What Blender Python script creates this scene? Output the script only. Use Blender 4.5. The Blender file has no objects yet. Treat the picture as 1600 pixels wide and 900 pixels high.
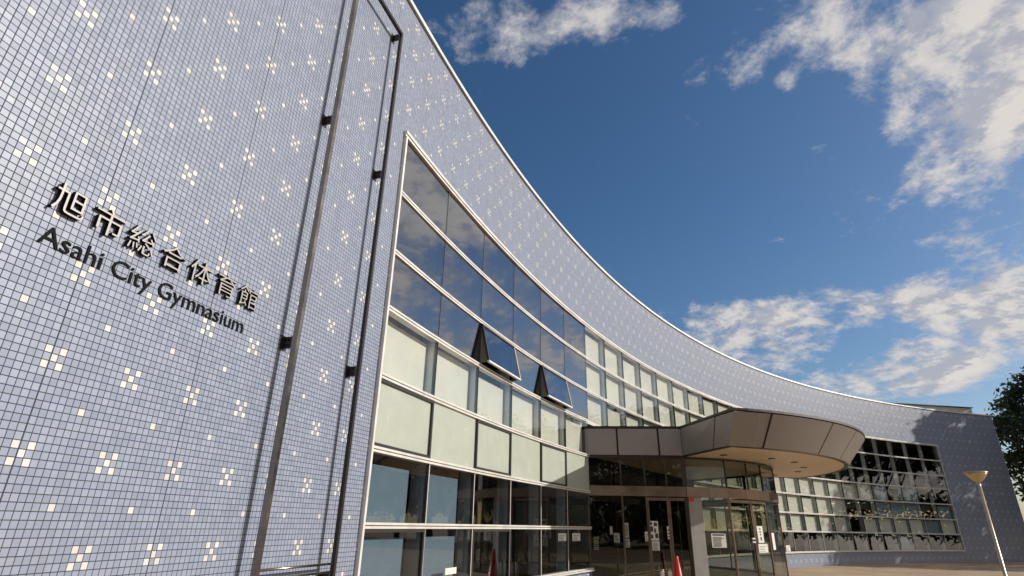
import bpy, bmesh, math, random
from mathutils import Vector, Matrix
random.seed(7)
sc = bpy.context.scene
COL = sc.collection
PI = math.pi
EYE = 1.8

# ------------------------------------------------------------------ camera
PIT, ROLL = math.radians(22.867), math.radians(1.164)
cam_d = bpy.data.cameras.new('camera'); cam = bpy.data.objects.new('camera', cam_d); COL.objects.link(cam)
cam_d.sensor_width = 36; cam_d.lens = 876.85/1600*36
cam_d.clip_start = 0.05; cam_d.clip_end = 6000
cp, sp, cr, sr = math.cos(PIT), math.sin(PIT), math.cos(ROLL), math.sin(ROLL)
ax = Vector((cr, -sr*sp, sr*cp)); ay = Vector((-sr, -cr*sp, cr*cp)); az = -Vector((0, cp, sp))
m = Matrix((ax, ay, az)).transposed().to_4x4(); m.translation = Vector((0, 0, EYE))
cam.matrix_world = m
sc.camera = cam

def ray(px, py):                      # world direction of a pixel of the 1600x900 photograph (used for the sky's clouds)
    x = (px-800)/876.85; y = -(py-450)/876.85
    return (ax*x+ay*y-az).normalized()

# ------------------------------------------------------------------ sun, sky, exposure
SUN_EL, SUN_AZ = math.radians(22.5), math.radians(90)     # azimuth clockwise from +Y
sd = bpy.data.lights.new('sun', 'SUN'); so = bpy.data.objects.new('sun', sd); COL.objects.link(so)
sd.energy = 3.4; sd.angle = math.radians(0.53); sd.color = (1.0, 0.92, 0.81)
sdir = Vector((math.sin(SUN_AZ)*math.cos(SUN_EL), math.cos(SUN_AZ)*math.cos(SUN_EL), math.sin(SUN_EL)))
so.rotation_euler = sdir.to_track_quat('Z', 'Y').to_euler()
sc.view_settings.view_transform = 'Standard'; sc.view_settings.look = 'None'
sc.view_settings.exposure = 0.35; sc.view_settings.gamma = 1.0; sc.view_settings.use_curve_mapping = False
sc.render.engine = 'CYCLES'
sc.cycles.max_bounces = 8; sc.cycles.transparent_max_bounces = 24; sc.cycles.glossy_bounces = 4
sc.cycles.diffuse_bounces = 3; sc.cycles.caustics_reflective = False; sc.cycles.caustics_refractive = False
sc.cycles.sample_clamp_indirect = 6.0

class NT:
    """small node-tree builder"""
    def __init__(s, tree): s.t = tree; s.n = tree.nodes; s.l = tree.links
    def new(s, typ, **kw):
        n = s.n.new(typ)
        for k, v in kw.items(): setattr(n, k, v)
        return n
    def put(s, sock, v):
        if hasattr(v, 'is_output'): s.l.new(v, sock)
        elif v is not None: sock.default_value = v
    def math(s, op, a, b=None, c=None, clamp=False):
        n = s.new('ShaderNodeMath', operation=op, use_clamp=clamp)
        for i, v in enumerate((a, b, c)): s.put(n.inputs[i], v)
        return n.outputs[0]
    def vmath(s, op, a, b=None):
        n = s.new('ShaderNodeVectorMath', operation=op)
        s.put(n.inputs[0], a)
        if op == 'SCALE': s.put(n.inputs[3], b)
        else: s.put(n.inputs[1], b)
        return n.outputs['Value'] if op in ('DISTANCE', 'DOT_PRODUCT', 'LENGTH') else n.outputs[0]
    def mix(s, f, a, b):
        n = s.new('ShaderNodeMix', data_type='RGBA')
        s.put(n.inputs[0], f); s.put(n.inputs[6], a); s.put(n.inputs[7], b)
        return n.outputs[2]
    def noise(s, vec, scale, detail=4, rough=0.55, dist=0.0):
        n = s.new('ShaderNodeTexNoise'); s.put(n.inputs['Vector'], vec)
        n.inputs['Scale'].default_value = scale; n.inputs['Detail'].default_value = detail
        n.inputs['Roughness'].default_value = rough; n.inputs['Distortion'].default_value = dist
        return n.outputs['Fac']
    def sstep(s, v, a, b, t0=0.0, t1=1.0):
        n = s.new('ShaderNodeMapRange', interpolation_type='SMOOTHSTEP'); s.put(n.inputs[0], v)
        n.inputs[1].default_value = a; n.inputs[2].default_value = b; n.inputs[3].default_value = t0; n.inputs[4].default_value = t1
        return n.outputs[0]

world = bpy.data.worlds.new('World'); sc.world = world; world.use_nodes = True
w = NT(world.node_tree); w.n.clear()
sky = w.new('ShaderNodeTexSky', sky_type='NISHITA'); sky.sun_disc = False
sky.sun_elevation = SUN_EL; sky.sun_rotation = SUN_AZ
sky.air_density = 1.0; sky.dust_density = 1.3; sky.ozone_density = 3.0; sky.altitude = 0
tc = w.new('ShaderNodeTexCoord'); D = tc.outputs['Generated']
sep = w.new('ShaderNodeSeparateXYZ'); w.put(sep.inputs[0], D)
zz = w.math('ADD', w.math('MAXIMUM', sep.outputs[2], 0.0), 0.28)
cmb = w.new('ShaderNodeCombineXYZ')
w.put(cmb.inputs[0], w.math('DIVIDE', sep.outputs[0], zz)); w.put(cmb.inputs[1], w.math('DIVIDE', sep.outputs[1], zz))
PV = cmb.outputs[0]
n1 = w.noise(PV, 4.4, 12, 0.66, 0.15)
n3 = w.noise(PV, 17.0, 7, 0.62, 0.3)
# where clouds gather: (pixel x, pixel y, radius, weight)
cover = None
for (px, py, r, wt) in [(1560, -30, .16, .12), (1440, 0, .13, .20), (1310, 5, .10, .22), (1230, 60, .05, .14), (1350, 75, .06, .20), (1480, 90, .10, .22),
                        (1590, 110, .10, .06), (1450, 160, .07, .22), (1400, 110, .05, .20), (1500, 170, .05, .18), (1560, 190, .06, .02),
                        (950, 5, .055, .42), (1030, 25, .035, .34), (890, 25, .035, .22), (780, 35, .055, .40), (720, 60, .045, .30), (830, 55, .04, .28), (975, 35, .04, .3),
                        (1228, 132, .016, .26), (1285, 228, .020, .26), (1298, 248, .016, .26), (1278, 178, .025, .16), (1460, 240, .05, .17), (1500, 265, .05, .17), (1590, 240, .05, .12),
                        (1090, 505, .035, .40), (1150, 520, .045, .48), (1220, 525, .050, .50), (1290, 520, .030, .42), (1200, 495, .030, .42), (1270, 468, .035, .33), (1235, 475, .02, .24), (1310, 465, .02, .22), (1030, 488, .020, .26),
                        (1357, 485, .026, .60), (1430, 470, .036, .42), (1470, 470, .034, .40), (1530, 470, .036, .40), (1455, 445, .022, .34), (1560, 430, .045, .34), (1595, 425, .04, .26),
                        (1480, 373, .028, .26), (1510, 375, .026, .26), (1440, 378, .015, .2), (1500, 512, .028, .32), (1405, 538, .022, .28),
                        (1560, 535, .050, .34), (1598, 530, .05, .28), (1510, 545, .02, .28), (1440, 580, .036, .60), (1490, 572, .034, .60), (1390, 588, .032, .56), (1335, 594, .030, .50), (1290, 600, .022, .40)]:
    d = ray(px, py)
    dd = w.math('DIVIDE', w.vmath('DISTANCE', D, tuple(d)), r)
    g = w.math('MULTIPLY', w.math('EXPONENT', w.math('MULTIPLY', w.math('MULTIPLY', dd, dd), -1.0)), wt)
    cover = g if cover is None else w.math('ADD', cover, g)
# broken cloud over the half of the sky behind the camera (seen only as reflections)
behind = w.sstep(w.math('SUBTRACT', sep.outputs[0], w.math('MULTIPLY', sep.outputs[1], 0.9)), 0.0, 0.32)
cover = w.math('ADD', w.math('MULTIPLY', w.math('SUBTRACT', 1.0, w.math('EXPONENT', w.math('MULTIPLY', cover, -2.6))), 0.36), w.math('MULTIPLY', behind, 0.40))
base = w.math('ADD', w.math('MULTIPLY', w.math('SUBTRACT', n1, 0.5), 1.05), w.math('MULTIPLY', w.math('SUBTRACT', n3, 0.5), 0.42))
dens = w.math('ADD', base, w.math('SUBTRACT', cover, 0.165))
alpha = w.math('MULTIPLY', w.sstep(dens, -0.04, 0.19), 0.92)
alpha = w.math('MULTIPLY', alpha, w.sstep(sep.outputs[2], 0.0, 0.05))
thick = w.sstep(dens, 0.05, 0.32)
ccol = w.mix(thick, (6.6, 6.5, 6.6, 1), (8.6, 8.0, 7.4, 1))
n1b = w.noise(w.vmath('ADD', PV, (0.035, -0.01, 0.0)), 4.4, 6, 0.66, 0.15)
lit = w.sstep(w.math('SUBTRACT', n1, n1b), -0.07, 0.05)      # the side of each puff turned to the sun is brighter
ccol = w.mix(lit, (4.9, 5.0, 5.6, 1), ccol)
hs = w.new('ShaderNodeHueSaturation'); w.put(hs.inputs['Color'], sky.outputs[0]); hs.inputs['Saturation'].default_value = 1.20; hs.inputs['Value'].default_value = 1.17
final = w.mix(alpha, hs.outputs[0], ccol)
bg = w.new('ShaderNodeBackground'); w.put(bg.inputs[0], final); bg.inputs[1].default_value = 0.07
out = w.new('ShaderNodeOutputWorld'); w.l.new(bg.outputs[0], out.inputs[0])

# ------------------------------------------------------------------ materials
MATS = {}
def mat(name, color=(.5, .5, .5), rough=.5, metal=0.0, spec=.5, vary=0.0, vscale=3.0, bump=0.0, bscale=40.0, coat=0.0):
    if name in MATS: return MATS[name]
    M = bpy.data.materials.new(name); M.use_nodes = True; MATS[name] = M
    t = NT(M.node_tree); b = t.n['Principled BSDF']
    b.inputs['Roughness'].default_value = rough; b.inputs['Metallic'].default_value = metal
    b.inputs['Specular IOR Level'].default_value = spec; b.inputs['Coat Weight'].default_value = coat
    b.inputs['Base Color'].default_value = (*color, 1)
    o = t.new('ShaderNodeTexCoord').outputs['Object']
    if vary:
        f = t.noise(o, vscale, 5, .6)
        lo = tuple(c*(1-vary) for c in color)+(1,); hi = tuple(min(1, c*(1+vary)) for c in color)+(1,)
        t.put(b.inputs['Base Color'], t.mix(t.sstep(f, .3, .7), lo, hi))
        t.put(b.inputs['Roughness'], t.math('ADD', t.math('MULTIPLY', t.math('SUBTRACT', f, .5), .35), rough, clamp=True))
    if bump:
        bn = t.new('ShaderNodeBump'); bn.inputs['Strength'].default_value = bump; bn.inputs['Distance'].default_value = .02
        t.put(bn.inputs['Height'], t.noise(o, bscale, 4, .6)); t.put(b.inputs['Normal'], bn.outputs[0])
    return M

def tile_material():
    M = bpy.data.materials.new('mosaic_tile'); M.use_nodes = True; MATS['tile'] = M
    t = NT(M.node_tree); b = t.n['Principled BSDF']
    uv = t.new('ShaderNodeUVMap'); uv.uv_map = 'UVMap'
    s = t.new('ShaderNodeSeparateXYZ'); t.put(s.inputs[0], uv.outputs[0])
    U, V = s.outputs[0], s.outputs[1]
    iu, iv = t.math('FLOOR', U), t.math('FLOOR', V)
    fu, fv = t.math('FRACT', U), t.math('FRACT', V)
    a = t.math('FLOORED_MODULO', t.math('ADD', iu, 1.0), 12.0)
    c = t.math('FLOORED_MODULO', t.math('ADD', iv, 1.0), 12.0)
    da = t.math('ABSOLUTE', t.math('SUBTRACT', a, 1.0)); db = t.math('ABSOLUTE', t.math('SUBTRACT', c, 1.0))
    x = t.math('MULTIPLY', t.math('LESS_THAN', da, 1.5), t.math('LESS_THAN', db, 1.5))
    x = t.math('MULTIPLY', x, t.math('LESS_THAN', t.math('ABSOLUTE', t.math('SUBTRACT', da, db)), .5))
    sg = t.math('MULTIPLY', t.math('LESS_THAN', t.math('ABSOLUTE', t.math('SUBTRACT', a, 7.0)), .5),
                t.math('LESS_THAN', t.math('ABSOLUTE', t.math('SUBTRACT', c, 7.0)), .5))
    motif = t.math('MAXIMUM', x, sg)
    eu = t.math('MINIMUM', fu, t.math('SUBTRACT', 1.0, fu)); ev = t.math('MINIMUM', fv, t.math('SUBTRACT', 1.0, fv))
    # joints: every 24th vertical joint is a wider movement joint
    face = t.math('MULTIPLY', t.sstep(eu, .040, .075), t.sstep(ev, .040, .075))
    mj = t.math('MULTIPLY', t.math('LESS_THAN', t.math('FLOORED_MODULO', iu, 24.0), .5), t.math('LESS_THAN', fu, .15))
    face = t.math('MULTIPLY', face, t.math('SUBTRACT', 1.0, mj))
    ci = t.new('ShaderNodeCombineXYZ'); t.put(ci.inputs[0], iu); t.put(ci.inputs[1], iv)
    wn = t.new('ShaderNodeTexWhiteNoise', noise_dimensions='2D'); t.put(wn.inputs['Vector'], ci.outputs[0])
    r = wn.outputs['Value']
    big = t.noise(uv.outputs[0], .02, 5, .6)
    blue = t.mix(r, (.232, .278, .39, 1), (.288, .337, .45, 1))
    blue = t.mix(t.math('MULTIPLY', t.sstep(big, .42, .68), .35), blue, (.265, .295, .37, 1))
    mp = t.vmath('MULTIPLY', uv.outputs[0], (.22, .008, 1.0))
    blue = t.mix(t.math('MULTIPLY', t.sstep(t.noise(mp, 1.0, 6, .65), .50, .72), .30), blue, (.20, .22, .26, 1))      # rain streaks
    cream = t.mix(r, (.58, .565, .545, 1), (.68, .665, .645, 1))
    colr = t.mix(motif, blue, cream)
    colr = t.mix(face, (.03, .033, .045, 1), colr)
    t.put(b.inputs['Base Color'], colr)
    t.put(b.inputs['Roughness'], t.mix(face, (.8, .8, .8, 1), t.mix(r, (.31, .31, .31, 1), (.40, .40, .40, 1))))
    b.inputs['Specular IOR Level'].default_value = .5
    # every tile sits at a slightly different tilt, with rounded edges
    nrm = t.new('ShaderNodeNewGeometry').outputs['Normal']
    tilt = t.vmath('SCALE', t.vmath('SUBTRACT', wn.outputs['Color'], (.5, .5, .5)), .05)
    nn = t.vmath('NORMALIZE', t.vmath('ADD', nrm, tilt))
    bn = t.new('ShaderNodeBump'); bn.inputs['Strength'].default_value = .35; bn.inputs['Distance'].default_value = .004
    t.put(bn.inputs['Height'], face); t.put(bn.inputs['Normal'], nn)
    t.put(b.inputs['Normal'], bn.outputs[0])
    return M
tile_material()

def glass_material(name, tint, f0, rough=0.0):
    M = bpy.data.materials.new(name); M.use_nodes = True; MATS[name] = M
    t = NT(M.node_tree); t.n.remove(t.n['Principled BSDF']); o = t.n['Material Output']
    g = t.new('ShaderNodeNewGeometry')
    cs = t.math('ABSOLUTE', t.vmath('DOT_PRODUCT', g.outputs['Normal'], g.outputs['Incoming']))
    k = t.math('POWER', t.math('SUBTRACT', 1.0, cs, clamp=True), 5.0)
    fr = t.math('ADD', t.math('MULTIPLY', k, 1-f0), f0, clamp=True)
    gl = t.new('ShaderNodeBsdfGlossy'); gl.inputs['Color'].default_value = (.96, .98, 1, 1); gl.inputs['Roughness'].default_value = rough
    # very slight waviness of real panes
    bn = t.new('ShaderNodeBump'); bn.inputs['Strength'].default_value = .05; bn.inputs['Distance'].default_value = .02
    t.put(bn.inputs['Height'], t.noise(t.new('ShaderNodeTexCoord').outputs['Object'], 1.3, 2, .5))
    t.put(gl.inputs['Normal'], bn.outputs[0])
    tr = t.new('ShaderNodeBsdfTransparent'); tr.inputs['Color'].default_value = (*tint, 1)
    mx = t.new('ShaderNodeMixShader'); t.put(mx.inputs[0], fr)
    t.l.new(tr.outputs[0], mx.inputs[1]); t.l.new(gl.outputs[0], mx.inputs[2]); t.l.new(mx.outputs[0], o.inputs[0])
    return M
glass_material('glass_window', (.93, .94, .925), .045)
glass_material('glass_sky', (.46, .48, .56), .28)
glass_material('glass_low', (.82, .85, .87), .045)
glass_material('glass_door', (.74, .75, .70), .035)

mat('alu', (.70, .685, .655), .4, .2, vary=.08)
mat('alu_dark', (.035, .035, .037), .45, .3)
mat('bronze', (.22, .165, .125), .33, .75, vary=.15, vscale=2)
mat('bronze_dark', (.045, .036, .030), .4, .5)
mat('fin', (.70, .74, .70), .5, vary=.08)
mat('fin_low_shaded', (.34, .39, .41), .5, vary=.08)  # lower length of the same fins, shade put into the colour
mat('blind', (.72, .725, .67), .8, vary=.05, vscale=2)
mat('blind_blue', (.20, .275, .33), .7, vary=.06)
mat('spandrel', (.44, .48, .425), .22, 0, .6, vary=.03)
mat('stainless', (.27, .24, .21), .24, 1.0, vary=.12, vscale=4)
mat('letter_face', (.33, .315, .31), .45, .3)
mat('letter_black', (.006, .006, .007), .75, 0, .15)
mat('fascia', (.28, .255, .24), .46, .25, vary=.04, vscale=.8)
mat('fascia_trim', (.030, .022, .018), .5, .3)
mat('soffit', (.78, .64, .46), .45, .2, vary=.06, vscale=1)
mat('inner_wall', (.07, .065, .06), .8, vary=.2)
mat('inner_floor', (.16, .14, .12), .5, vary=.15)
mat('roofing', (.22, .22, .22), .8, vary=.1)
mat('hall_panel', (.62, .60, .56), .55, vary=.07, vscale=.6)
mat('paper', (.70, .70, .66), .7)
mat('ink', (.05, .05, .055), .7)
mat('red', (.62, .03, .02), .45, vary=.12)
mat('white_band', (.8, .78, .74), .5)
mat('pillar_grey', (.30, .30, .29), .5, vary=.08)
mat('lamp_metal', (.55, .48, .36), .35, .6, vary=.12)
mat('lamp_bowl', (.66, .50, .25), .30, .35, vary=.15)
mat('bark', (.10, .07, .05), .9, vary=.3, vscale=6, bump=.6, bscale=12)
mat('stainless_dark_reflection', (.030, .024, .020), .35, .3)  # right post and top bar: stainless too, its dark reflection put into the colour
mat('stay_grey', (.20, .185, .17), .6)
mat('box_wood', (.42, .25, .12), .6, vary=.2)

def leaf_material(name, c0, c1):
    M = bpy.data.materials.new(name); M.use_nodes = True; MATS[name] = M
    t = NT(M.node_tree); b = t.n['Principled BSDF']; o = t.n['Material Output']
    g = t.new('ShaderNodeNewGeometry')
    col = t.mix(g.outputs['Random Per Island'], (*c0, 1), (*c1, 1))
    t.put(b.inputs['Base Color'], col); b.inputs['Roughness'].default_value = .45
    tl = t.new('ShaderNodeBsdfTranslucent'); t.put(tl.inputs[0], t.vmath('SCALE', col, 1.3))
    mx = t.new('ShaderNodeMixShader'); mx.inputs[0].default_value = .28
    t.l.new(b.outputs[0], mx.inputs[1]); t.l.new(tl.outputs[0], mx.inputs[2]); t.l.new(mx.outputs[0], o.inputs[0])
leaf_material('leaf', (.022, .040, .014), (.075, .095, .030))

def ground_material():
    M = bpy.data.materials.new('brick_paving'); M.use_nodes = True; MATS['paving'] = M
    t = NT(M.node_tree); b = t.n['Principled BSDF']
    o = t.new('ShaderNodeTexCoord').outputs['Object']
    br = t.new('ShaderNodeTexBrick'); t.put(br.inputs['Vector'], o)
    br.inputs['Scale'].default_value = 1.0; br.inputs['Brick Width'].default_value = .22; br.inputs['Row Height'].default_value = .11
    br.inputs['Mortar Size'].default_value = .006; br.inputs['Color1'].default_value = (.46, .31, .19, 1)
    br.inputs['Color2'].default_value = (.36, .24, .15, 1); br.inputs['Mortar'].default_value = (.14, .11, .08, 1)
    f = t.noise(o, .35, 6, .65)
    t.put(b.inputs['Base Color'], t.mix(t.sstep(f, .35, .7), br.outputs['Color'], (.46, .36, .25, 1)))
    b.inputs['Roughness'].default_value = .8
ground_material()

# ------------------------------------------------------------------ the plan: one circular arc
CX, CY, R = 52.4554, -10.9231, 57.4006
def P(s, z, d=0.0):
    """s metres along the wall, z above ground, d metres out from the wall face"""
    a = PI - s/R
    return Vector((CX+(R-d)*math.cos(a), CY+(R-d)*math.sin(a), z))
MW0 = P(34.305, 0); A2 = Vector((.82650, -.56294, 0)); T2 = Vector((.56294, .82650, 0))   # entrance axis
MW0 = Vector((5.014, 21.390, 0))
def Q(a, b, z): return MW0+T2*a+A2*b+Vector((0, 0, z))

class MB:
    def __init__(s): s.bm = bmesh.new(); s.mats = []; s.uv = None
    def mi(s, m):
        if m not in s.mats: s.mats.append(m)
        return s.mats.index(m)
    def face(s, pts, m, smooth=False, uvs=None):
        vs = [s.bm.verts.new(p) for p in pts]
        f = s.bm.faces.new(vs); f.material_index = s.mi(m); f.smooth = smooth
        if uvs:
            if s.uv is None: s.uv = s.bm.loops.layers.uv.new('UVMap')
            for l, q in zip(f.loops, uvs): l[s.uv].uv = q
        return f
    def hexa(s, p, m):
        """eight points: bottom ring 0-3, top ring 4-7"""
        for q in ((3, 2, 1, 0), (4, 5, 6, 7), (0, 1, 5, 4), (1, 2, 6, 5), (2, 3, 7, 6), (3, 0, 4, 7)):
            s.face([p[i] for i in q], m)
    def arc(s, s0, s1, z0, z1, d0, d1, m, step=.57):
        n = max(1, int(math.ceil((s1-s0)/step)))
        for i in range(n):
            a, b = s0+(s1-s0)*i/n, s0+(s1-s0)*(i+1)/n
            s.face([P(a, z0, d1), P(b, z0, d1), P(b, z1, d1), P(a, z1, d1)], m)
            s.face([P(b, z0, d0), P(a, z0, d0), P(a, z1, d0), P(b, z1, d0)], m)
            s.face([P(a, z1, d1), P(b, z1, d1), P(b, z1, d0), P(a, z1, d0)], m)
            s.face([P(a, z0, d0), P(b, z0, d0), P(b, z0, d1), P(a, z0, d1)], m)
        s.face([P(s0, z0, d0), P(s0, z0, d1), P(s0, z1, d1), P(s0, z1, d0)], m)
        s.face([P(s1, z0, d1), P(s1, z0, d0), P(s1, z1, d0), P(s1, z1, d1)], m)
    def box(s, c, ex, ey, ez, m):
        """centre and three half-extent vectors"""
        c, ex, ey, ez = map(Vector, (c, ex, ey, ez))
        s.hexa([c-ex-ey-ez, c+ex-ey-ez, c+ex+ey-ez, c-ex+ey-ez, c-ex-ey+ez, c+ex-ey+ez, c+ex+ey+ez, c-ex+ey+ez], m)
    def bar(s, a, b, w, h, m, up=(0, 0, 1)):
        a, b = Vector(a), Vector(b); d = (b-a); L = d.length; d.normalize()
        u = Vector(up)
        if abs(d.dot(u)) > .99: u = Vector((1, 0, 0))
        x = d.cross(u).normalized(); y = x.cross(d).normalized()
        s.box((a+b)/2, d*L/2, x*w/2, y*h/2, m)
    def tube(s, pts, radii, m, n=12, cap=True):
        rings = []
        for i, p in enumerate(pts):
            p = Vector(p)
            d = (Vector(pts[min(i+1, len(pts)-1)])-Vector(pts[max(i-1, 0)])).normalized()
            u = Vector((0, 0, 1)) if abs(d.z) < .9 else Vector((1, 0, 0))
            x = d.cross(u).normalized(); y = x.cross(d)
            rings.append([s.bm.verts.new(p+(x*math.cos(k*2*PI/n)+y*math.sin(k*2*PI/n))*radii[i]) for k in range(n)])
        j = s.mi(m)
        for r0, r1 in zip(rings, rings[1:]):
            for k in range(n):
                f = s.bm.faces.new((r0[k], r0[(k+1) % n], r1[(k+1) % n], r1[k])); f.material_index = j; f.smooth = True
        if cap:
            for r in (rings[0][::-1], rings[-1]):
                f = s.bm.faces.new(r); f.material_index = j
    def build(s, name, parent=None, fix=True, bevel=0):
        if fix: bmesh.ops.recalc_face_normals(s.bm, faces=s.bm.faces[:])
        me = bpy.data.meshes.new(name); s.bm.to_mesh(me); s.bm.free()
        for k in s.mats: me.materials.append(MATS[k])
        o = bpy.data.objects.new(name, me); COL.objects.link(o)
        if parent: parent_to(o, parent)
        if bevel:
            md = o.modifiers.new('bevel', 'BEVEL'); md.width = bevel; md.segments = 2; md.limit_method = 'ANGLE'
        return o
def world_loc(o):
    v = Vector(o.location)
    while o.parent: o = o.parent; v = v+Vector(o.location)
    return v
def parent_to(o, p):
    """all builders write world coordinates: shift them so that the child sits right under its parent"""
    if o.type == 'MESH' and p is not None:
        o.data.transform(Matrix.Translation(-world_loc(p)))
    o.parent = p
def tag(o, label=None, cat=None, group=None, kind=None):
    for k, v in (('label', label), ('category', cat), ('group', group), ('kind', kind)):
        if v: o[k] = v
    return o
def empty(name, loc, label, cat, group=None):
    o = bpy.data.objects.new(name, None); COL.objects.link(o); o.location = loc
    return tag(o, label, cat, group)

# ------------------------------------------------------------------ ground
g = MB(); g.face([(-900, -900, 0), (900, -900, 0), (900, 900, 0), (-900, 900, 0)], 'paving')
tag(g.build('ground'), kind='structure')
g = MB()
TERR = [(-5.9, -.2), (-5.9, 3.4), (-4.4, 5.6), (-2, 6.6), (2, 6.6), (4.4, 5.6), (5.9, 3.4), (5.9, -.2)]
g.face([Q(a, b, .35) for a, b in TERR], 'paving')
for (a, b), (c, d) in zip(TERR, TERR[1:]): g.face([Q(a, b, 0), Q(c, d, 0), Q(c, d, .35), Q(a, b, .35)], 'paving')
tag(g.build('entrance_terrace', fix=False), kind='structure')

# ------------------------------------------------------------------ gymnasium
ZH = dict(head=7.735, t=[6.685, 5.634, 4.714, 3.702, 2.704, 1.756], sill=.735)
LV = [7.735, 6.685, 5.634, 4.714, 3.702, 2.704, 1.756, .735]     # eight levels, seven rows of panes
S0, NCOL, PW = 18.97, 29, 1.72
S1 = S0+NCOL*PW
TOP = 10.40; SL, SR = 3.0, 75.8
ENT0, ENT1 = 29.25, 39.35                                        # stretch of wall the entrance takes
gym = empty('gymnasium', P(34.3, 0), 'long concave gymnasium clad in blue grey mosaic tile with ribbon windows and bronze entrance canopy', 'building')

TU, TV = .0503, .0515
def tuv(s, z): return ((s-14.755)/TU+.5, (z-EYE-.355)/TV+.5)
wb = MB()
def tiles(s0, s1, z0, z1, step=.43):
    n = max(1, int(math.ceil((s1-s0)/step)))
    for i in range(n):
        a, b = s0+(s1-s0)*i/n, s0+(s1-s0)*(i+1)/n
        wb.face([P(a, z0), P(b, z0), P(b, z1), P(a, z1)], 'tile', True, [tuv(a, z0), tuv(b, z0), tuv(b, z1), tuv(a, z1)])
tiles(SL, S0, 0, TOP); tiles(S1, SR, 0, TOP)
tiles(S0, S1, 7.80, TOP); tiles(S0, ENT0, 0, .69); tiles(ENT1, S1, 0, .69)
bmesh.ops.remove_doubles(wb.bm, verts=wb.bm.verts[:], dist=1e-4)
# end return wall, tiled as well
e0 = P(SR, 0); e1 = Vector((43.3, 52.0, 0)); L = (e1-e0).length
wb.face([e0, e1, e1+Vector((0, 0, TOP)), e0+Vector((0, 0, TOP))], 'tile', False, [(0, 0), (L/TU, 0), (L/TU, TOP/TV), (0, TOP/TV)])
bmesh.ops.recalc_face_normals(wb.bm, faces=wb.bm.faces[:])
f0 = wb.bm.faces[:][0]
wb.build('tile_wall', gym, fix=False)
# body of the wall behind the tile
k = MB()
for (a, b, z0, z1) in ((SL, S0, 0, TOP-.01), (S1, SR-.03, 0, TOP-.01), (S0, S1, 7.80, TOP-.01), (S0, ENT0, 0, .69), (ENT1, S1, 0, .69)):
    k.arc(a, b, z0, z1, -.30, -.006, 'roofing', 1.0)
k.build('wall_backing', gym)
# coping; the dark strip below it is its shadow line put in as colour
k = MB(); k.arc(SL, SR+.03, TOP+.035, TOP+.12, -.34, .045, 'alu', .43); k.arc(SL, SR+.02, TOP, TOP+.034, -.30, .012, 'alu_dark', .43)
k.build('coping', gym)
# roof, floor slabs, rear wall
def poly(mb, pts, z0, z1, m):
    n = len(pts)
    mb.face([Vector((p.x, p.y, z1)) for p in pts], m); mb.face([Vector((p.x, p.y, z0)) for p in pts][::-1], m)
    for i in range(n):
        a, b = pts[i], pts[(i+1) % n]
        mb.face([Vector((a.x, a.y, z0)), Vector((b.x, b.y, z0)), Vector((b.x, b.y, z1)), Vector((a.x, a.y, z1))], m)
def strip(mb, s0, s1, d0, d1, z0, z1, m): mb.arc(s0, s1, z0, z1, d0, d1, m, 1.7)
k = MB(); strip(k, SL, SR-1.5, -7.6, -.31, 9.9, 10.1, 'roofing'); k.build('roof', gym)
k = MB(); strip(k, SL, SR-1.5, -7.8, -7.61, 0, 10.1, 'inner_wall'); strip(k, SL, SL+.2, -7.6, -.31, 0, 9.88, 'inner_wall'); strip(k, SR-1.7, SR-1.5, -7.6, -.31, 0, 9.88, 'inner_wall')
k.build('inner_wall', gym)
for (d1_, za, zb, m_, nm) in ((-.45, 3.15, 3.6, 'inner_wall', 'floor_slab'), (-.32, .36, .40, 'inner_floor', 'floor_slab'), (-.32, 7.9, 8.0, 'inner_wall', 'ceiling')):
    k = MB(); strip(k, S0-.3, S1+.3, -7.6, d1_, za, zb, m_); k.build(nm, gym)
# raised hall roof behind
hb = [Vector((12, 45.4, 0)), Vector((41.2, 50.0, 0)), Vector((39, 66, 0)), Vector((8, 62, 0))]
k = MB(); poly(k, hb, 9.0, 12.15, 'hall_panel')
hr = k.build('hall_roof', gym)
k = MB()
poly(k, [Vector((11.9, 45.3, 0)), Vector((41.32, 49.93, 0)), Vector((39.1, 66.1, 0)), Vector((7.9, 62.1, 0))], 12.16, 12.22, 'alu_dark')
k.build('roof_edge', hr)

# frame round the ribbon window
k = MB()
for (za, zb, d) in ((7.735, 7.775, .045), (7.785, 7.84, .065)): k.arc(S0-.06, S1+.06, za, zb, -.12, d, 'alu', .43)
k.arc(S0-.05, S1+.05, 7.775, 7.785, -.12, .02, 'alu_dark', .43)
for (a, b) in ((S0-.06, ENT0-.02), (ENT1+.02, S1+.06)):
    k.arc(a, b, .690, .725, -.12, .09, 'alu', .43); k.arc(a, b, .732, .765, -.12, .06, 'alu', .43)
for sgn, s in ((-1, S0), (1, S1)):
    a, b = sorted((s, s+sgn*.045)); k.arc(a, b, .766, 7.734, -.12, .055, 'alu')
k.build('window_frame', gym)
# transoms: two lips with a dark groove
for zi, z in enumerate(LV[1:-1]):
    k = MB()
    runs = [(S0+.003, S1-.003)] if z > 4.75 else [(S0+.003, ENT0-.02), (ENT1+.02, S1-.003)]
    for (a, b) in runs:
        k.arc(a, b, z-.038, z-.006, -.10, .028, 'alu', .43); k.arc(a, b, z+.006, z+.038, -.10, .036, 'alu', .43)
        k.arc(a, b, z-.006, z+.006, -.10, .010, 'alu_dark', .43)
    k.build('transom', gym)

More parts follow.
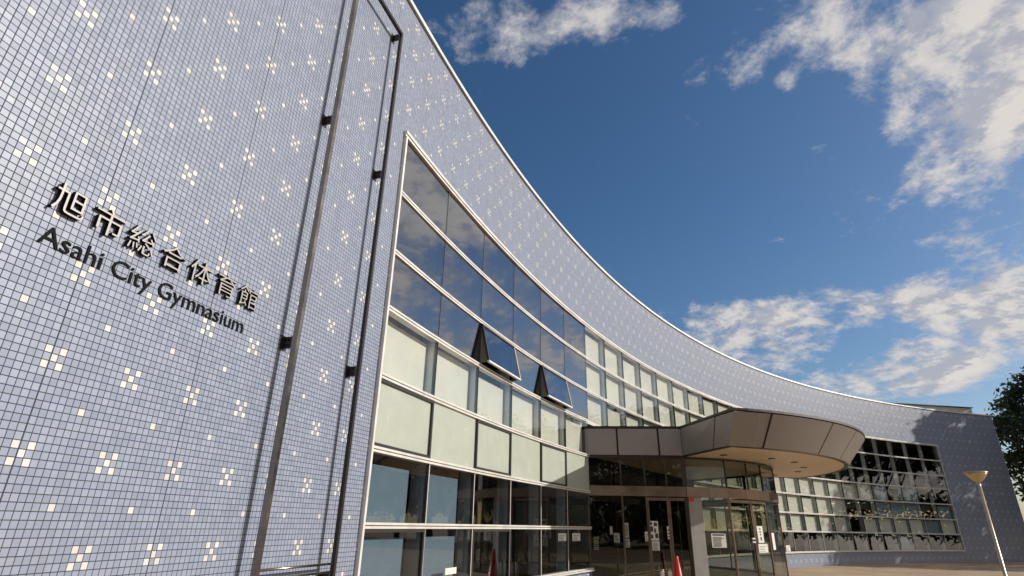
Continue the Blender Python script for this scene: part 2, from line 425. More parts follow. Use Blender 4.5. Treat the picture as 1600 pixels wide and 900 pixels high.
def hidden(c, r): return r >= 3 and ENT0-.1 < S0+(c+.5)*PW < ENT1
def pane_pts(c, r, d, m_s=.012, m_b=.04, m_t=.04):
    a, b = S0+c*PW+m_s, S0+(c+1)*PW-m_s
    return a, b, LV[r+1]+m_b, LV[r]-m_t
for c in range(1, NCOL):
    s = S0+c*PW
    k = MB(); zb = .766 if not hidden(c, 6) and not hidden(c-1, 6) else 4.77
    k.arc(s-.006, s+.006, zb, 7.734, -.06, .001, 'alu_dark')
    zm = max(zb, 2.70)
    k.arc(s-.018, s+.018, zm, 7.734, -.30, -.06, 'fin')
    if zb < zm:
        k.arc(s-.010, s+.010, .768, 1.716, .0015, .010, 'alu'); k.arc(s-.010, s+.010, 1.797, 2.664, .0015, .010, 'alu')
        k.arc(s-.018, s+.018, zb, zm-.004, -.30, -.06, 'fin_low_shaded')
    k.build('mullion', gym)

def proj(v):
    q = v-Vector((0, 0, EYE)); z = -q.dot(az)
    return (800+876.85*q.dot(ax)/z, 450-876.85*q.dot(ay)/z)
OPEN = {(2, 2), (4, 2)}
DARKSASH = {(0, 4), (2, 4), (4, 4), (0, 6), (2, 6)}
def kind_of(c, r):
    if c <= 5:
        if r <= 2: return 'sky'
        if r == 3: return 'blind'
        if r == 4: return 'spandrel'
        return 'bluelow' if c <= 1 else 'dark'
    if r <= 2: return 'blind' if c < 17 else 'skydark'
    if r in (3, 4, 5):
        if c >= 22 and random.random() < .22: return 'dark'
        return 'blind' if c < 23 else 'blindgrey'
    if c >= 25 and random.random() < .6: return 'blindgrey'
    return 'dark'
cells = []
for c in range(NCOL):
    for r in range(7):
        if hidden(c, r): continue
        a, b, z0, z1 = pane_pts(c, r, 0)
        q = [proj(P(s, z, 0)) for s, z in ((a, z0), (b, z0), (b, z1), (a, z1))]
        area = abs(sum(q[i][0]*q[(i+1) % 4][1]-q[(i+1) % 4][0]*q[i][1] for i in range(4)))/2
        if r >= 3 and 11 < c < 17: area = 0
        if any(p_[1] > 905 for p_ in q): area *= .7
        cells.append((area, c, r))
cells.sort(reverse=True)
SINGLE = {(c, r) for _, c, r in cells[:98]}
far_glass, far_blind = MB(), MB()
def pane_geo(mb, c, r, m, mats_edge='alu_dark', dz=.04):
    a, b, z0, z1 = pane_pts(c, r, 0, .0065, dz, dz)
    p = [P(a, z0, -.014), P(b, z0, -.014), P(b, z0, -.004), P(a, z0, -.004)]
    p += [P(a, z1, -.014), P(b, z1, -.014), P(b, z1, -.004), P(a, z1, -.004)]
    mb.hexa(p, m)
def frame_geo(mb, c, r, m, w=.045, d0=-.003, d1=.018):
    a, b, z0, z1 = pane_pts(c, r, 0, .013, .039, .039)
    mb.arc(a, b, z0, z0+w, d0, d1, m); mb.arc(a, b, z1-w, z1, d0, d1, m)
    mb.arc(a, a+w, z0+w, z1-w, d0, d1, m); mb.arc(b-w, b, z0+w, z1-w, d0, d1, m)
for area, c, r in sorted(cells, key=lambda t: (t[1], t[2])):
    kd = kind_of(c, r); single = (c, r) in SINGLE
    a, b, z0, z1 = pane_pts(c, r, 0)
    gm = 'glass_sky' if kd == 'sky' else 'glass_low' if kd in ('bluelow', 'dark') and c <= 5 else 'glass_window'
    if kd == 'spandrel':
        k = MB()
        k.hexa([P(a, z0, -.05), P(b, z0, -.05), P(b, z0, -.02), P(a, z0, -.02), P(a, z1, -.05), P(b, z1, -.05), P(b, z1, -.02), P(a, z1, -.02)], 'spandrel')
        o = k.build('spandrel_panel', gym)
    elif (c, r) in OPEN:
        # top hung sash standing open
        o = bpy.data.objects.new('window', None); COL.objects.link(o)
        o.location = P((a+b)/2, 0)-Vector(gym.location); o.parent = gym
        tag(o, 'top hung window standing open at the bottom')
        hinge = (P(a, z1, .02), P(b, z1, .02)); H = z1-z0; th = math.radians(12.5)
        nrm = (Vector((CX, CY, 0))-P((a+b)/2, 0)); nrm.z = 0; nrm.normalize()
        ex = (hinge[1]-hinge[0]).normalized(); dn = Vector((0, 0, -1))*math.cos(th)+nrm*math.sin(th); on = ex.cross(dn); on = on if on.dot(nrm) > 0 else -on
        W_ = (hinge[1]-hinge[0]).length; h0 = hinge[0]
        k = MB(); k.box(h0+ex*W_/2+dn*H/2, ex*(W_/2-.03), dn*(H/2-.03), on*.006, 'glass_sky'); k.build('pane', o)
        k = MB()
        for (u0, u1, v0, v1, mm) in ((0, W_, 0, .045, 'alu_dark'), (0, W_, H-.04, H, 'alu'), (0, .04, .045, H-.04, 'alu_dark'), (W_-.03, W_, .045, H-.04, 'alu')):
            k.box(h0+ex*(u0+u1)/2+dn*(v0+v1)/2, ex*(u1-u0)/2, dn*(v1-v0)/2, on*.022, mm)
        k.build('sash_frame', o)
        for u in (.03, W_-.03):
            s_ = a+.02 if u < 1 else b-.02
            k = MB(); tri = [P(s_, z1-.05, .0), P(s_, z0+.02, .0), h0+ex*u+dn*(H-.02)]
            k.face(tri, 'stay_grey'); k.face([p_+ex*.008 for p_ in tri][::-1], 'stay_grey')
            for i_ in range(3):
                p_, q_ = tri[i_], tri[(i_+1) % 3]; k.face([p_, q_, q_+ex*.008, p_+ex*.008], 'alu_dark')
            k.build('side_stay', o)
        k = MB(); k.box(P((a+b)/2, z0+.06, .10), ex*.11, nrm*.10, Vector((0, 0, .022)), 'alu_dark'); k.build('opener', o)
        k = MB(); frame_geo(k, c, r, 'alu_dark', .03, -.05, .0); k.build('outer_frame', o)
        continue
    else:
        if single:
            k = MB(); pane_geo(k, c, r, gm); o = k.build('window', gym)
        else:
            pane_geo(far_glass, c, r, gm); o = None
    if (c, r) in DARKSASH:
        k = MB(); frame_geo(k, c, r, 'alu_dark'); k.build('sash_frame', o)
    # what hangs behind the pane
    bl = None
    if kd == 'blind': bl = ('blind', .03, .04, random.choice((0, .0, .03, .08)), -.19)
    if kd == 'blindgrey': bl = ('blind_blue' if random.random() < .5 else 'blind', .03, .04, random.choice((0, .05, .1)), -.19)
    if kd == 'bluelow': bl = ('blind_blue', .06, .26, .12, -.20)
    if bl:
        m_, ml, mr, mt, d = bl
        mb = MB() if single else far_blind
        n_ = 3
        for i in range(n_):
            s_a = a+ml+(b-mr-a-ml)*i/n_; s_b = a+ml+(b-mr-a-ml)*(i+1)/n_
            mb.hexa([P(s_a, z0-.03, d-.004), P(s_b, z0-.03, d-.004), P(s_b, z0-.03, d), P(s_a, z0-.03, d), P(s_a, z1-mt, d-.004), P(s_b, z1-mt, d-.004), P(s_b, z1-mt, d), P(s_a, z1-mt, d)], m_)
        if single: mb.build('roller_blind', o)
o = far_glass.build('window', gym); tag(o, kind='stuff')
o = far_blind.build('roller_blind', gym); tag(o, kind='stuff')

# ------------------------------------------------------------------ entrance: canopy, glass porch
can = bpy.data.objects.new('entrance_canopy', None); COL.objects.link(can); can.location = MW0-Vector(gym.location); can.parent = gym
ZB, ZT = 3.71, 4.57
def arcpts(apex, a0, b0, n):
    sag = apex-b0; rr = (a0*a0+sag*sag)/(2*sag); th = math.asin(a0/rr)
    return [(rr*math.sin(t), apex-rr+rr*math.cos(t)) for t in [-th+2*th*i/n for i in range(n+1)]]
NA = 36
bot = [(-5.07, .10), (-3.70, 2.60)]+arcpts(6.42, 5.40, 4.32, NA)+[(3.70, 2.60), (5.07, .10)]
top = [(-5.07, .10), (-3.74, 2.60)]+arcpts(7.00, 5.90, 4.66, NA)+[(3.74, 2.60), (5.07, .10)]
ins = 2+NA+1
# panel joints: fractions along the chain of points
segs = []          # list of (index list) for panels
def sub(i0, i1, f0, f1):
    """points of the chain between two fractional positions of segment range"""
    tot = i1-i0
    a, b = i0+f0*tot, i0+f1*tot
    ks = [a]+[float(x) for x in range(int(math.floor(a))+1, int(math.ceil(b)))]+[b]
    return ks
def at(chain, x):
    i = min(int(math.floor(x)), len(chain)-2); f = x-i
    return (chain[i][0]+(chain[i+1][0]-chain[i][0])*f, chain[i][1]+(chain[i+1][1]-chain[i][1])*f)
pan = [sub(0, 1, 0, .34), sub(0, 1, .34, .76), sub(0, 1, .76, 1), sub(1, 2, 0, .70), [1.70, 2.0]+sub(2, ins-1, 0, .084)[1:]]
cuts = [.084, .27, .40, .54, .68, .82, .93]
for c0, c1 in zip(cuts, cuts[1:]): pan.append(sub(2, ins-1, c0, c1))
pan.append(sub(2, ins-1, .93, 1)+[ins-1+.3]); pan.append(sub(ins-1, ins, .3, 1)); pan.append(sub(ins, ins+1, 0, .5)); pan.append(sub(ins, ins+1, .5, 1))
GAP = .028
for ks in pan:
    k = MB()
    pb = [Vector(Q(*at(bot, x), ZB+.035)) for x in ks]; pt_ = [Vector(Q(*at(top, x), ZT-.075)) for x in ks]
    # shrink the ends to leave an open joint
    for L_ in (pb, pt_):
        L_[0] = L_[0]+(L_[1]-L_[0]).normalized()*GAP; L_[-1] = L_[-1]+(L_[-2]-L_[-1]).normalized()*GAP
    bm_ = k.bm; vb = [bm_.verts.new(v) for v in pb]; vt = [bm_.verts.new(v) for v in pt_]
    j = k.mi('fascia')
    for i in range(len(ks)-1):
        f = bm_.faces.new((vb[i], vb[i+1], vt[i+1], vt[i])); f.material_index = j; f.smooth = len(ks) > 3 and ks[0] >= 2
    o = k.build('fascia_panel', can, fix=False)
    md = o.modifiers.new('thickness', 'SOLIDIFY'); md.thickness = .03; md.offset = 1
    es = o.modifiers.new('edges', 'EDGE_SPLIT'); es.split_angle = math.radians(35)
# core behind the joints, trims, soffit, roof deck
def inset(ch, t): return [(a*(1-t/5.5), b-(t if i > 1 else 0)*1.0) for i, (a, b) in enumerate(ch)]
k = MB(); ib, it = inset(bot, .05), inset(top, .05)
for i in range(len(ib)-1):
    k.face([Q(*ib[i], ZB+.02), Q(*ib[i+1], ZB+.02), Q(*it[i+1], ZT-.05), Q(*it[i], ZT-.05)], 'fascia_trim')
k.face([Q(*p_, ZT-.051) for p_ in it], 'fascia_trim')
k.build('deck', can)
def rim(ch, z0, z1, w_in, w_out, m, name):
    k = MB()
    for i in range(len(ch)-1):
        p0, p1 = ch[i], ch[i+1]
        def off(p, i_, w):
            q0 = ch[max(i_-1, 0)]; q1 = ch[min(i_+1, len(ch)-1)]
            t = Vector((q1[0]-q0[0], q1[1]-q0[1])).normalized(); n_ = Vector((-t.y, t.x))
            return (p[0]+n_.x*w, p[1]+n_.y*w)
        a0, a1 = off(p0, i, w_out), off(p1, i+1, w_out); b0, b1 = off(p0, i, -w_in), off(p1, i+1, -w_in)
        k.hexa([Q(*b0, z0), Q(*b1, z0), Q(*a1, z0), Q(*a0, z0), Q(*b0, z1), Q(*b1, z1), Q(*a1, z1), Q(*a0, z1)], m)
    return k.build(name, can)
rim(top, ZT-.060, ZT, .14, .045, 'fascia_trim', 'top_trim')
rim(bot, ZB, ZB+.028, .10, .012, 'fascia_trim', 'bottom_trim')
k = MB(); sb_ = inset(bot, .09)
k.face([Q(*p_, ZB+.012) for p_ in sb_], 'soffit')
k.build('soffit', can)
for (a_, b_) in ((-2.2, 4.7), (-.9, 5.1), (.9, 5.1), (2.4, 4.7), (-3.6, 3.7), (3.6, 3.7)):
    k = MB(); c0 = Q(a_, b_, ZB-.004)
    ring = [c0+T2*(.10*math.cos(t*PI/8))+A2*(.10*math.sin(t*PI/8)) for t in range(16)]
    k.face(ring, 'bronze_dark')
    for i in range(16): k.face([ring[i], ring[(i+1) % 16], ring[(i+1) % 16]+Vector((0, 0, .015)), ring[i]+Vector((0, 0, .015))], 'bronze_dark')
    k.build('downlight', can)

por = bpy.data.objects.new('glass_porch', None); COL.objects.link(por); por.location = MW0-Vector(gym.location); por.parent = gym
ga = arcpts(4.20, 3.65, 2.55, 12)                  # curved glass front
def gx(a):                                         # point of the curve at offset a
    sag = 1.65; rr = (3.65*3.65+sag*sag)/(2*sag)
    return (a, 4.20-rr+math.sqrt(rr*rr-a*a))
BZ0, BZ1, FZ = 2.62, 2.89, .35
NODES = [(-5.04, .12), (-4.54, .98), (-4.19, 1.57), (-3.88, 2.09), (-3.65, 2.55)]
CURVE = [-3.65, -2.62, -1.80, -1.0, 1.0, 1.80, 2.62, 3.65]
RIGHT = [(3.65, 2.55), (4.19, 1.57), (5.04, .12)]
chain = NODES+[gx(a) for a in CURVE[1:-1]]+RIGHT
def lat(p, q, t): return (p[0]+(q[0]-p[0])*t, p[1]+(q[1]-p[1])*t)
def vpanel(mb, p, q, z0, z1, th, m, shrink=0.0):
    p, q = Vector(p), Vector(q); e = (q-p).normalized(); p = p+e*shrink; q = q-e*shrink; n_ = Vector((-e.y, e.x))*th/2
    c = [p-n_, q-n_, q+n_, p+n_]
    mb.hexa([Q(v.x, v.y, z0) for v in c]+[Q(v.x, v.y, z1) for v in c], m)
# band between upper and lower glass, following the curve
fine = NODES[:1]+NODES[-1:]+ga[1:-1]+RIGHT[:1]+RIGHT[-1:]
k = MB()
for p, q in zip(fine, fine[1:]): vpanel(k, p, q, BZ0, BZ1, .12, 'bronze')
k.build('band', por)
k = MB()
for p, q in zip(fine, fine[1:]): vpanel(k, p, q, ZB-.05, ZB-.001, .08, 'bronze_dark')
k.build('head_rail', por)
k = MB()
for p, q in zip(fine, fine[1:]): vpanel(k, p, q, FZ, FZ+.08, .08, 'bronze_dark')
k.build('bottom_rail', por)
# glass and posts
DOORS = {(5, 6), (6, 7), (2, 3), (3, 4)}
for i in range(len(chain)-1):
    p, q = chain[i], chain[i+1]
    L_ = math.hypot(q[0]-p[0], q[1]-p[1])
    k = MB(); vpanel(k, p, q, BZ1+.002, ZB-.052, .012, 'glass_door', .02); k.build('upper_glass', por)
    if (i, i+1) in DOORS:
        k = MB()
        e = Vector((q[0]-p[0], q[1]-p[1])).normalized()
        pp, qq = Vector(p)+e*.02, Vector(q)-e*.012
        vpanel(k, pp, pp+e*.035, FZ+.09, BZ0-.03, .045, 'bronze'); vpanel(k, qq-e*.035, qq, FZ+.09, BZ0-.03, .045, 'bronze')
        vpanel(k, pp+e*.035, qq-e*.035, BZ0-.11, BZ0-.03, .045, 'bronze'); vpanel(k, pp+e*.035, qq-e*.035, FZ+.09, FZ+.22, .045, 'bronze')
        dr = k.build('door', por)
        k = MB(); vpanel(k, pp+e*.035, qq-e*.035, FZ+.22, BZ0-.11, .010, 'glass_door'); k.build('pane', dr)
        if i in (5, 6):
            hp = (qq-e*.11) if i == 5 else (pp+e*.11); n_ = Vector((-e.y, e.x))
            for hz in (1.47, 1.56):
                k = MB(); k.box(Q(hp.x+n_.x*.04, hp.y+n_.y*.04, hz), (T2*e.x+A2*e.y)*.06, (T2*n_.x+A2*n_.y)*.02, Vector((0, 0, .02)), 'alu'); k.build('handle', dr)
    elif (i, i+1) == (4, 5):
        # the grey leaf beside the corner post, then glass
        mid = lat(p, q, .36)
        k = MB(); vpanel(k, p, mid, FZ+.081, BZ0-.001, .07, 'pillar_grey', .03); k.build('post_panel', por)
        k = MB(); vpanel(k, mid, q, FZ+.081, BZ0-.001, .012, 'glass_door', .01); k.build('lower_glass', por)
    else:
        k = MB(); vpanel(k, p, q, FZ+.081, BZ0-.001, .012, 'glass_door', .02); k.build('lower_glass', por)
for i, p in enumerate(chain):
    big = i in (0, 4, len(chain)-3, len(chain)-1)
    hw = .05 if big else .022
    k = MB()
    k.box(Q(p[0], p[1], (FZ+BZ0)/2), T2*hw, A2*hw, Vector((0, 0, (BZ0-FZ)/2-.001)), 'bronze' if i != 4 else 'bronze_dark')
    k.box(Q(p[0], p[1], (ZB+BZ1)/2), T2*hw, A2*hw, Vector((0, 0, (ZB-BZ1)/2-.001)), 'bronze_dark')
    k.build('post', por)
# inner line of doors and a lobby behind
k = MB()
k.face([Q(a, b, FZ+.006) for a, b in fine], 'inner_floor')
k.build('lobby_floor', por)
k = MB()
for (a0, a1) in ((-4.9, -3.0), (-3.0, -1.0)):
    vpanel(k, (a0, .05), (a0+.06, .05), FZ+.01, 3.6, .06, 'bronze_dark'); vpanel(k, (a0, .05), (a1, .05), 2.5, 2.7, .06, 'bronze_dark')
for a0 in (1.0, 3.0, 4.9): vpanel(k, (a0-.06, .05), (a0, .05), FZ+.01, 3.6, .06, 'bronze_dark')
k.build('inner_door_frame', por)

# ------------------------------------------------------------------ wall sign
base_p = P(15.4, 3.45)
sign = empty('wall_sign', base_p, 'raised Japanese and English lettering naming the gymnasium on the blue grey tile wall', 'sign')
def text_mesh(txt, size, extrude, offset=0.0):
    cu = bpy.data.curves.new('t', 'FONT'); cu.body = txt; cu.size = size; cu.extrude = extrude; cu.offset = offset; cu.resolution_u = 3
    cu.bevel_depth = 0
    ob = bpy.data.objects.new('t', cu); COL.objects.link(ob); bpy.context.view_layer.update()
    me = bpy.data.meshes.new_from_object(ob.evaluated_get(bpy.context.evaluated_depsgraph_get()))
    bpy.data.objects.remove(ob); bpy.data.curves.remove(cu)
    return me
def letter(txt, s0, s1, z0, z1, d, ext, off, face_m, side_m, keep_z=False, scale=None):
    """a raised letter whose outline fills s0..s1 along the wall and z0..z1 up it"""
    me = text_mesh(txt, 1.0, .5, off)
    xs = [v.co.x for v in me.vertices]; ys = [v.co.y for v in me.vertices]
    x0, x1, y0, y1 = min(xs), max(xs), min(ys), max(ys)
    for v in me.vertices:
        if keep_z: u, z = s0+(v.co.x-x0)*scale[0], z0+v.co.y*scale[1]
        else: u, z = s0+(v.co.x-x0)/(x1-x0)*(s1-s0), z0+(v.co.y-y0)/(y1-y0)*(z1-z0)
        v.co = P(u, z, d+ext*(v.co.z+.5))-Vector(base_p)
    me.materials.clear(); me.materials.append(MATS[face_m]); me.materials.append(MATS[side_m])
    me.update()
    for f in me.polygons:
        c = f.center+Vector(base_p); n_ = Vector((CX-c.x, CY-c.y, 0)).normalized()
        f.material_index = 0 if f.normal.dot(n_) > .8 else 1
        f.use_smooth = False
    o = bpy.data.objects.new('letter', me); COL.objects.link(o); o.parent = sign
    return (x1-x0)
for ch, s0, s1 in (('旭', 14.37, 14.60), ('市', 14.672, 14.915), ('総', 14.968, 15.206), ('合', 15.285, 15.519), ('体', 15.585, 15.832), ('育', 15.905, 16.14), ('館', 16.20, 16.45)):
    letter(ch, s0, s1, EYE+1.915, EYE+2.125, .010, .034, -.006, 'letter_face', 'letter_black')
me0 = text_mesh('A', 1.0, .5); capH = max(v.co.y for v in me0.vertices); bpy.data.meshes.remove(me0)
line = 'Asahi City Gymnasium'
def adv(t):
    if not t: return 0
    cu = bpy.data.curves.new('t', 'FONT'); cu.body = t+'|'; ob = bpy.data.objects.new('t', cu); COL.objects.link(ob); bpy.context.view_layer.update()
    wd = ob.dimensions.x; bpy.data.objects.remove(ob); bpy.data.curves.remove(cu); return wd
w0 = adv(' ')*0+adv('')
xs0 = []
for i, ch in enumerate(line): xs0.append(adv(line[:i]+ch)-0)       # right edge with the bar
def left_edge(ch):
    me = text_mesh(ch, 1, .1); x = min(v.co.x for v in me.vertices); bpy.data.meshes.remove(me); return x
bar_w = adv('')  # 0
posn = []
for i, ch in enumerate(line):
    pre = line[:i]
    # width of prefix + letter, minus letter extent, gives the letter's start
    cu = bpy.data.curves.new('t', 'FONT'); cu.body = pre+ch; ob = bpy.data.objects.new('t', cu); COL.objects.link(ob); bpy.context.view_layer.update()
    if ch != ' ':
        me = bpy.data.meshes.new_from_object(ob.evaluated_get(bpy.context.evaluated_depsgraph_get()))
        mx_ = max(v.co.x for v in me.vertices); bpy.data.meshes.remove(me)
        m1 = text_mesh(ch, 1, .1); wd = max(v.co.x for v in m1.vertices)-min(v.co.x for v in m1.vertices); bpy.data.meshes.remove(m1)
        posn.append((ch, mx_-wd, mx_))
    bpy.data.objects.remove(ob); bpy.data.curves.remove(cu)
x_a, x_b = posn[0][1], posn[-1][2]
kx = (16.372-14.392)/(x_b-x_a); kz = .137/capH
for ch, xl, xr in posn:
    letter(ch, 14.392+(xl-x_a)*kx, 0, EYE+1.667, 0, .003, .008, .0, 'letter_black', 'letter_black', True, (kx, kz))

# ------------------------------------------------------------------ banner frame on the tile wall
DST = .155; SLP, SRP = 16.985, 18.245; ZFT, ZFB = EYE+7.50, EYE-.95
bf = empty('banner_frame', P((SLP+SRP)/2, ZFB, DST), 'tall stainless steel banner frame standing off the tile wall on brackets', 'banner frame')
def fr(s): return (P(s+.01, 0)-P(s-.01, 0)).normalized(), (Vector((CX, CY, 0))-P(s, 0)).normalized()
for s in (SLP, SRP):
    ts, nn = fr(s)
    k = MB(); k.box(P(s, (ZFT+ZFB)/2, DST), ts*.022, nn*(.032 if s == SLP else .024), Vector((0, 0, (ZFT-ZFB)/2)), 'stainless' if s == SLP else 'stainless_dark_reflection'); k.build('post', bf, bevel=.004)
k = MB(); k.bar(P(SLP+.023, ZFT-.03, DST), P(SRP-.023, ZFT-.03, DST), .055, .05, 'stainless_dark_reflection'); k.build('top_bar', bf, bevel=.004)
for z in (EYE-.434, EYE-.515, EYE-.80):
    k = MB(); k.tube([P(SLP+.023, z, DST+.01), P(SRP-.023, z, DST+.01)], [.013, .013], 'stainless', 10); k.build('rail', bf)
for s in (SLP, SRP):
    ts, nn = fr(s)
    for z in (EYE-.60, EYE+1.755, EYE+4.72, EYE+7.42):
        k = MB()
        k.box(P(s, z, DST/2-.02), ts*.008, nn*(DST/2-.025), Vector((0, 0, .065)), 'bronze_dark')
        k.box(P(s, z, .006), ts*.05, nn*.006, Vector((0, 0, .075)), 'bronze_dark')
        b_ = k.build('bracket', bf)
        k = MB()
        for du in (.035, .075):
            for dz in (-.03, .03): k.box(P(s, z+dz, du)-ts*.012, ts*.006, nn*.008, Vector((0, 0, .008)), 'letter_black')
        k.build('bolt', b_)

# ------------------------------------------------------------------ notices
def notice(name, label, quad, nrm, lines, header=None, cat='notice', group='paper notices stuck on the glass', base_m='paper', dark=.0):
    """quad: bottom left corner, right vector, up vector"""
    o0, ex, ey = quad; n_ = Vector(nrm).normalized()
    k = MB(); th = .004
    p = [o0, o0+ex, o0+ex+ey, o0+ey]
    k.hexa([v for v in p]+[v+n_*th for v in p], base_m)
    for (u0, v0, u1, v1) in lines:
        q = [o0+ex*u0+ey*v0, o0+ex*u1+ey*v0, o0+ex*u1+ey*v1, o0+ex*u0+ey*v1]
        k.hexa([v+n_*th for v in q]+[v+n_*(th+.0015) for v in q], 'ink')
    return tag(k.build(name), label, cat, group)
def rows(n, x0=.12, x1=.88, y0=.1, y1=.9, h=.45, jit=True):
    r_ = random.Random(n*17+int(y1*100)); L_ = []
    dy = (y1-y0)/n
    for i in range(n): L_.append((x0, y0+i*dy, x1-(r_.random()*.3 if jit else 0), y0+i*dy+dy*h))
    return L_
def on_plane(p0, p1, u0, z0, u1, z1, off=.012):
    a = Q(p0[0], p0[1], 0); b = Q(p1[0], p1[1], 0); e = (b-a).normalized(); n_ = Vector((-e.y, e.x, 0))
    if n_.dot(A2-T2*.6) < 0: n_ = -n_
    return (a+e*u0+Vector((0, 0, z0))+n_*off, e*(u1-u0), Vector((0, 0, z1-z0))), n_
W0, K0 = (-5.04, .12), (-3.65, 2.55)
for lab, u0, z0, u1, z1, ln in [
        ('narrow portrait notice by the left edge of the porch glass', .15, 1.2, .28, 1.53, rows(6, jit=False)),
        ('small square cream notice low on the dark porch glass', .71, 1.4, .87, 1.64, rows(5)),
        ('slim white strip notice above the square cream one', .61, 1.60, .68, 1.81, []),
        ('tall narrow cream notice above a smaller printed sheet', .99, 1.53, 1.13, 1.91, rows(9)),
        ('printed sheet under the tall narrow cream notice', .98, 1.28, 1.14, 1.5, rows(6)),
        ('large poster with bold black shapes on the dark porch glass', 1.69, 1.47, 1.95, 1.97, [(.1, .80, .38, .95), (.55, .74, .9, .92), (.15, .45, .45, .72), (.55, .40, .75, .62), (.62, .12, .95, .36), (.1, .1, .4, .3)]),
        ('grey printed sheet right below the large bold poster', 1.75, 1.22, 1.95, 1.45, rows(7)),
        ('small pinkish sheet at the left of the large bold poster', 1.57, 1.45, 1.68, 1.69, rows(4)),
        ('slim pale strip notice nearest the corner post', 2.19, 1.52, 2.28, 1.84, rows(3))]:
    q, n_ = on_plane(W0, K0, u0, z0, u1, z1, -.014); notice('notice', lab, q, n_, ln)
pc = [gx(a) for a in CURVE]
q, n_ = on_plane(pc[0], pc[1], .66, 1.32, 1.12, 1.68); notice('notice', 'large newspaper like notice with heavy black headlines beside the grey post panel', q, n_, [(.08, .84, .92, .95)]+rows(9, .08, .92, .06, .78, .6))
q, n_ = on_plane(pc[2], pc[3], .14, 1.45, .46, 1.90); notice('notice', 'white vertical sign with round top and black characters on the curved glass door', q, n_, [(.38, .78, .62, .88), (.36, .60, .64, .70), (.38, .44, .60, .54), (.36, .14, .66, .34)])
q, n_ = on_plane(pc[2], pc[3], .10, 1.19, .62, 1.42); notice('notice', 'wide white notice below the vertical sign on the curved glass door', q, n_, rows(4, .1, .9, .15, .9, .25))
q, n_ = on_plane(pc[3], pc[4], .25, 1.25, .62, 1.72); notice('notice', 'plain pale sheet at the right edge of the curved porch glass', q, n_, [])
for lab, s0, s1, z0, z1 in [('left one of two square cream sheets in the dark window beside the porch', 26.92, 27.45, EYE-.35, EYE-.175),
                            ('right one of two square cream sheets in the dark window beside the porch', 27.87, 28.42, EYE-.36, EYE-.175),
                            ('pale blue sheet low in the second window from the tile wall', 21.46, 21.86, EYE-.76, EYE-.665),
                            ('small white card in the dark window right of the porch', 48.85, 49.33, EYE-1.02, EYE-.73)]:
    o0 = P(s0, z0, .002); notice('notice', lab, (o0, P(s1, z0, .002)-o0, Vector((0, 0, z1-z0))), Vector((CX, CY, 0))-P(s0, 0), rows(4, .1, .9, .1, .9, .3) if z1-z0 > .12 else [])
a = Vector(pc[0]); b = Vector(pc[1]); e = (b-a).normalized()
o0 = Q(a.x+e.x*.04+.0, a.y+e.y*.04, 2.50); n_ = (A2-T2*.9).normalized()
k = MB(); ex = T2*e.x+A2*e.y; n_ = Vector((-ex.y, ex.x, 0)); n_ = n_ if n_.dot(A2) > 0 else -n_
o0 = o0+n_*.045; pts = [o0+Vector((0, 0, .11)), o0+ex*.17+Vector((0, 0, .11)), o0+ex*.17-Vector((0, 0, .0)), o0]
k.hexa(pts+[p+n_*.004 for p in pts], 'red'); tag(k.build('sticker'), 'small red square sticker at the top of the grey porch post panel', 'sticker')

# ------------------------------------------------------------------ traffic cone
cpos = Vector((4.40, 16.06, .35))
cone = empty('traffic_cone', cpos, 'red traffic cone standing before the dark porch glass', 'traffic cone')
k = MB(); prof = [(.20, .03), (.145, .05), (.05, .68), (.038, .775), (.030, .785)]
k.tube([cpos+Vector((0, 0, z)) for _, z in prof], [r for r, _ in prof], 'red', 28); k.build('cone_body', cone)
k = MB()
ring = [cpos+Vector((math.cos(t)*r_, math.sin(t)*r_, 0)) for t, r_ in [(i*PI/4+PI/8, .25) for i in range(8)]]
k.hexa([cpos+Vector((x*.2, y*.2, z)) for z in (0.001, .03) for x, y in ((-1, -1), (1, -1), (1, 1), (-1, 1))], 'red'); k.build('base', cone)
for i, dx in enumerate((-.17, -.36)):
    bp = cpos+Vector((dx, .10+.05*i, 0))
    b_ = empty('bollard', bp, ('cream capped post right beside the red traffic cone', 'cream capped post farther left of the red traffic cone')[i], 'post', 'cream posts by the porch door')
    k = MB(); k.tube([bp+Vector((0, 0, z)) for z in (.0, .40, .425)], [.055, .055, .04], 'white_band', 16); k.build('post', b_)
    k = MB(); k.tube([bp+Vector((0, 0, z)) for z in (.426, .45, .46)], [.05, .05, .03], 'lamp_bowl', 16); k.build('cap', b_)

# ------------------------------------------------------------------ street lamp
lp = Vector((14.0, 17.53, 0)); zr = EYE+1.70
lamp = empty('street_lamp', lp, 'slender garden lamp with an open bowl shaped head in front of the shaded wall', 'street lamp')
k = MB(); k.tube([lp+Vector((0, 0, z)) for z in (0, .04, .05, zr-.42, zr-.28)], [.09, .09, .043, .040, .036], 'lamp_metal', 18); k.build('pole', lamp)
k = MB(); k.tube([lp+Vector((0, 0, z)) for z in (zr-.31, zr-.24, zr-.22)], [.045, .05, .06], 'lamp_metal', 18); k.build('neck', lamp)
k = MB(); pr = [(.05, -.27), (.10, -.245), (.17, -.175), (.235, -.09), (.285, -.01)]
k.tube([lp+Vector((0, 0, zr+z)) for _, z in pr], [r for r, _ in pr], 'lamp_bowl', 32); k.build('lamp_bowl', lamp)
k = MB(); k.tube([lp+Vector((0, 0, zr+z)) for z in (-.009, .012, .02)], [.295, .30, .285], 'lamp_metal', 32); k.build('rim', lamp)

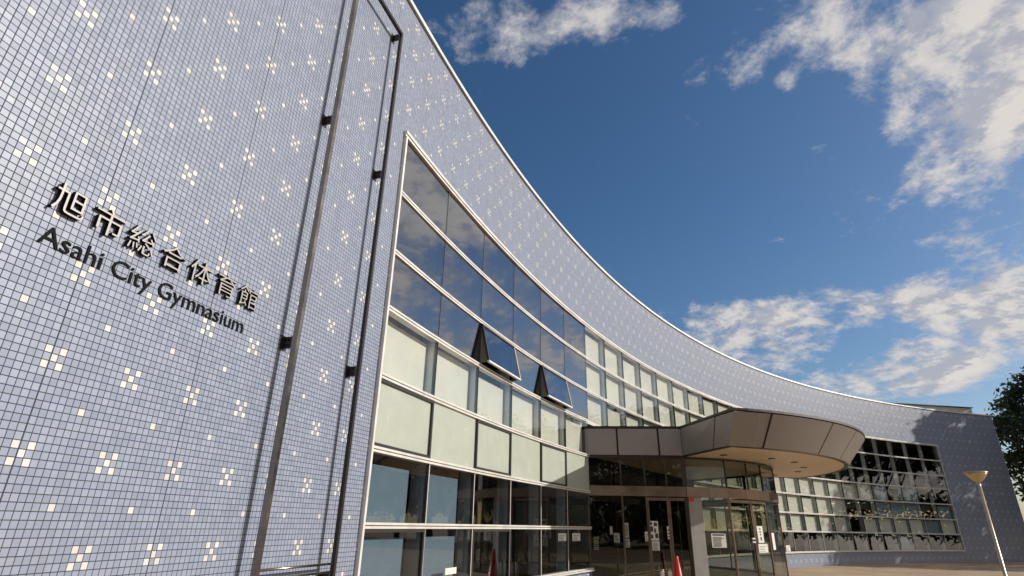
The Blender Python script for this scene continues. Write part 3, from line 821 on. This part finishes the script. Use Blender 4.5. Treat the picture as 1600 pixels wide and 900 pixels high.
# ------------------------------------------------------------------ trees
def make_tree(loc, H, RX, label, seed, base_h, nclump, nleaf, leaf=.26, group='broadleaf trees beside the plaza'):
    rnd = random.Random(seed)
    loc = Vector(loc)
    t = empty('tree', loc, label, 'tree', group)
    k = MB(); ch = H-base_h
    top_p = loc+Vector((rnd.uniform(-.4, .4), rnd.uniform(-.4, .4), H*.86))
    tr = [loc+(top_p-loc)*f+Vector((rnd.uniform(-.12, .12), rnd.uniform(-.12, .12), 0))*(1 if f > 0 else 0) for f in (0, .15, .35, .55, .75, 1)]
    k.tube(tr, [H*.024, H*.019, H*.016, H*.012, H*.007, H*.002], 'bark', 10)
    cl = []
    for i in range(nclump):
        # uneven ellipsoid shell
        th = rnd.uniform(0, 2*PI); zf = rnd.uniform(0, 1)
        prof_ = (math.sin(PI*min(1, .12+zf*.90)))**.6
        rr = RX*prof_*(.35+.65*math.sqrt(rnd.random()))*(1+.18*math.sin(3*th+seed)+.12*math.sin(5*th+zf*7))
        c_ = loc+Vector((rr*math.cos(th), rr*math.sin(th), base_h+ch*zf*.97))
        cl.append(c_)
        if i % 4 == 0:
            f = max(.2, min(.9, (c_.z-loc.z)/H*.8)); st = loc+(top_p-loc)*f
            mid = (st+c_)/2+Vector((0, 0, -.04*rr))
            k.tube([st, mid, c_], [H*.006, H*.0035, H*.0012], 'bark', 6)
    k.build('trunk', t)
    k = MB(); bm_ = k.bm; j = k.mi('leaf')
    for c_ in cl:
        cr_ = rnd.uniform(.55, 1.15)*RX*.20
        for _ in range(nleaf):
            v = Vector((rnd.gauss(0, 1), rnd.gauss(0, 1), rnd.gauss(0, .65)))*cr_*.62
            n_ = Vector((rnd.gauss(0, 1), rnd.gauss(0, 1), rnd.gauss(.5, 1))).normalized()
            u = n_.orthogonal().normalized(); u = Matrix.Rotation(rnd.uniform(0, 2*PI), 3, n_) @ u; v2 = n_.cross(u)
            s_ = leaf*rnd.uniform(.6, 1.2); p_ = c_+v
            f = bm_.faces.new([bm_.verts.new(p_-u*s_), bm_.verts.new(p_-v2*s_*.42), bm_.verts.new(p_+u*s_), bm_.verts.new(p_+v2*s_*.42)])
            f.material_index = j
    k.build('crown', t, fix=False)
    return t
make_tree((50.5, 52.5, 0), 16.6, 5.2, 'dark leafy tree rising behind the right end of the gymnasium', 3, 3.0, 230, 52, .30)
make_tree((43.5, 38.6, 0), 14.6, 4.3, 'spreading tree right of the frame shading the lower right windows', 11, 1.6, 200, 50, .30)
make_tree((49.5, 44.4, 0), 19.5, 4.6, 'tallest plaza tree shading the right end of the tile wall', 23, 2.2, 230, 46, .32)
make_tree((57.0, 47.5, 0), 20.5, 5.8, 'rear plaza tree filling the shade at the far corner', 31, 2.2, 200, 42, .36)
make_tree((55.0, 26.0, 0), 9.5, 4.8, 'low round tree across the plaza mirrored in the porch glass', 41, 1.4, 120, 40, .32)
make_tree((50.0, 10.0, 0), 10.5, 5.4, 'wide tree across the plaza mirrored in the lower windows', 47, 1.4, 120, 40, .34)
make_tree((4.0, -26.0, 0), 12.0, 6.0, 'dense tree behind the viewer mirrored in the dark porch glass', 53, .8, 200, 40, .40)
make_tree((15.0, -30.0, 0), 13.0, 6.5, 'larger tree behind the viewer mirrored beside the porch posts', 59, .8, 200, 40, .42)
make_tree((-6.0, -30.0, 0), 12.0, 6.0, 'leftmost tree behind the viewer mirrored in the porch glass', 61, .8, 200, 40, .40)
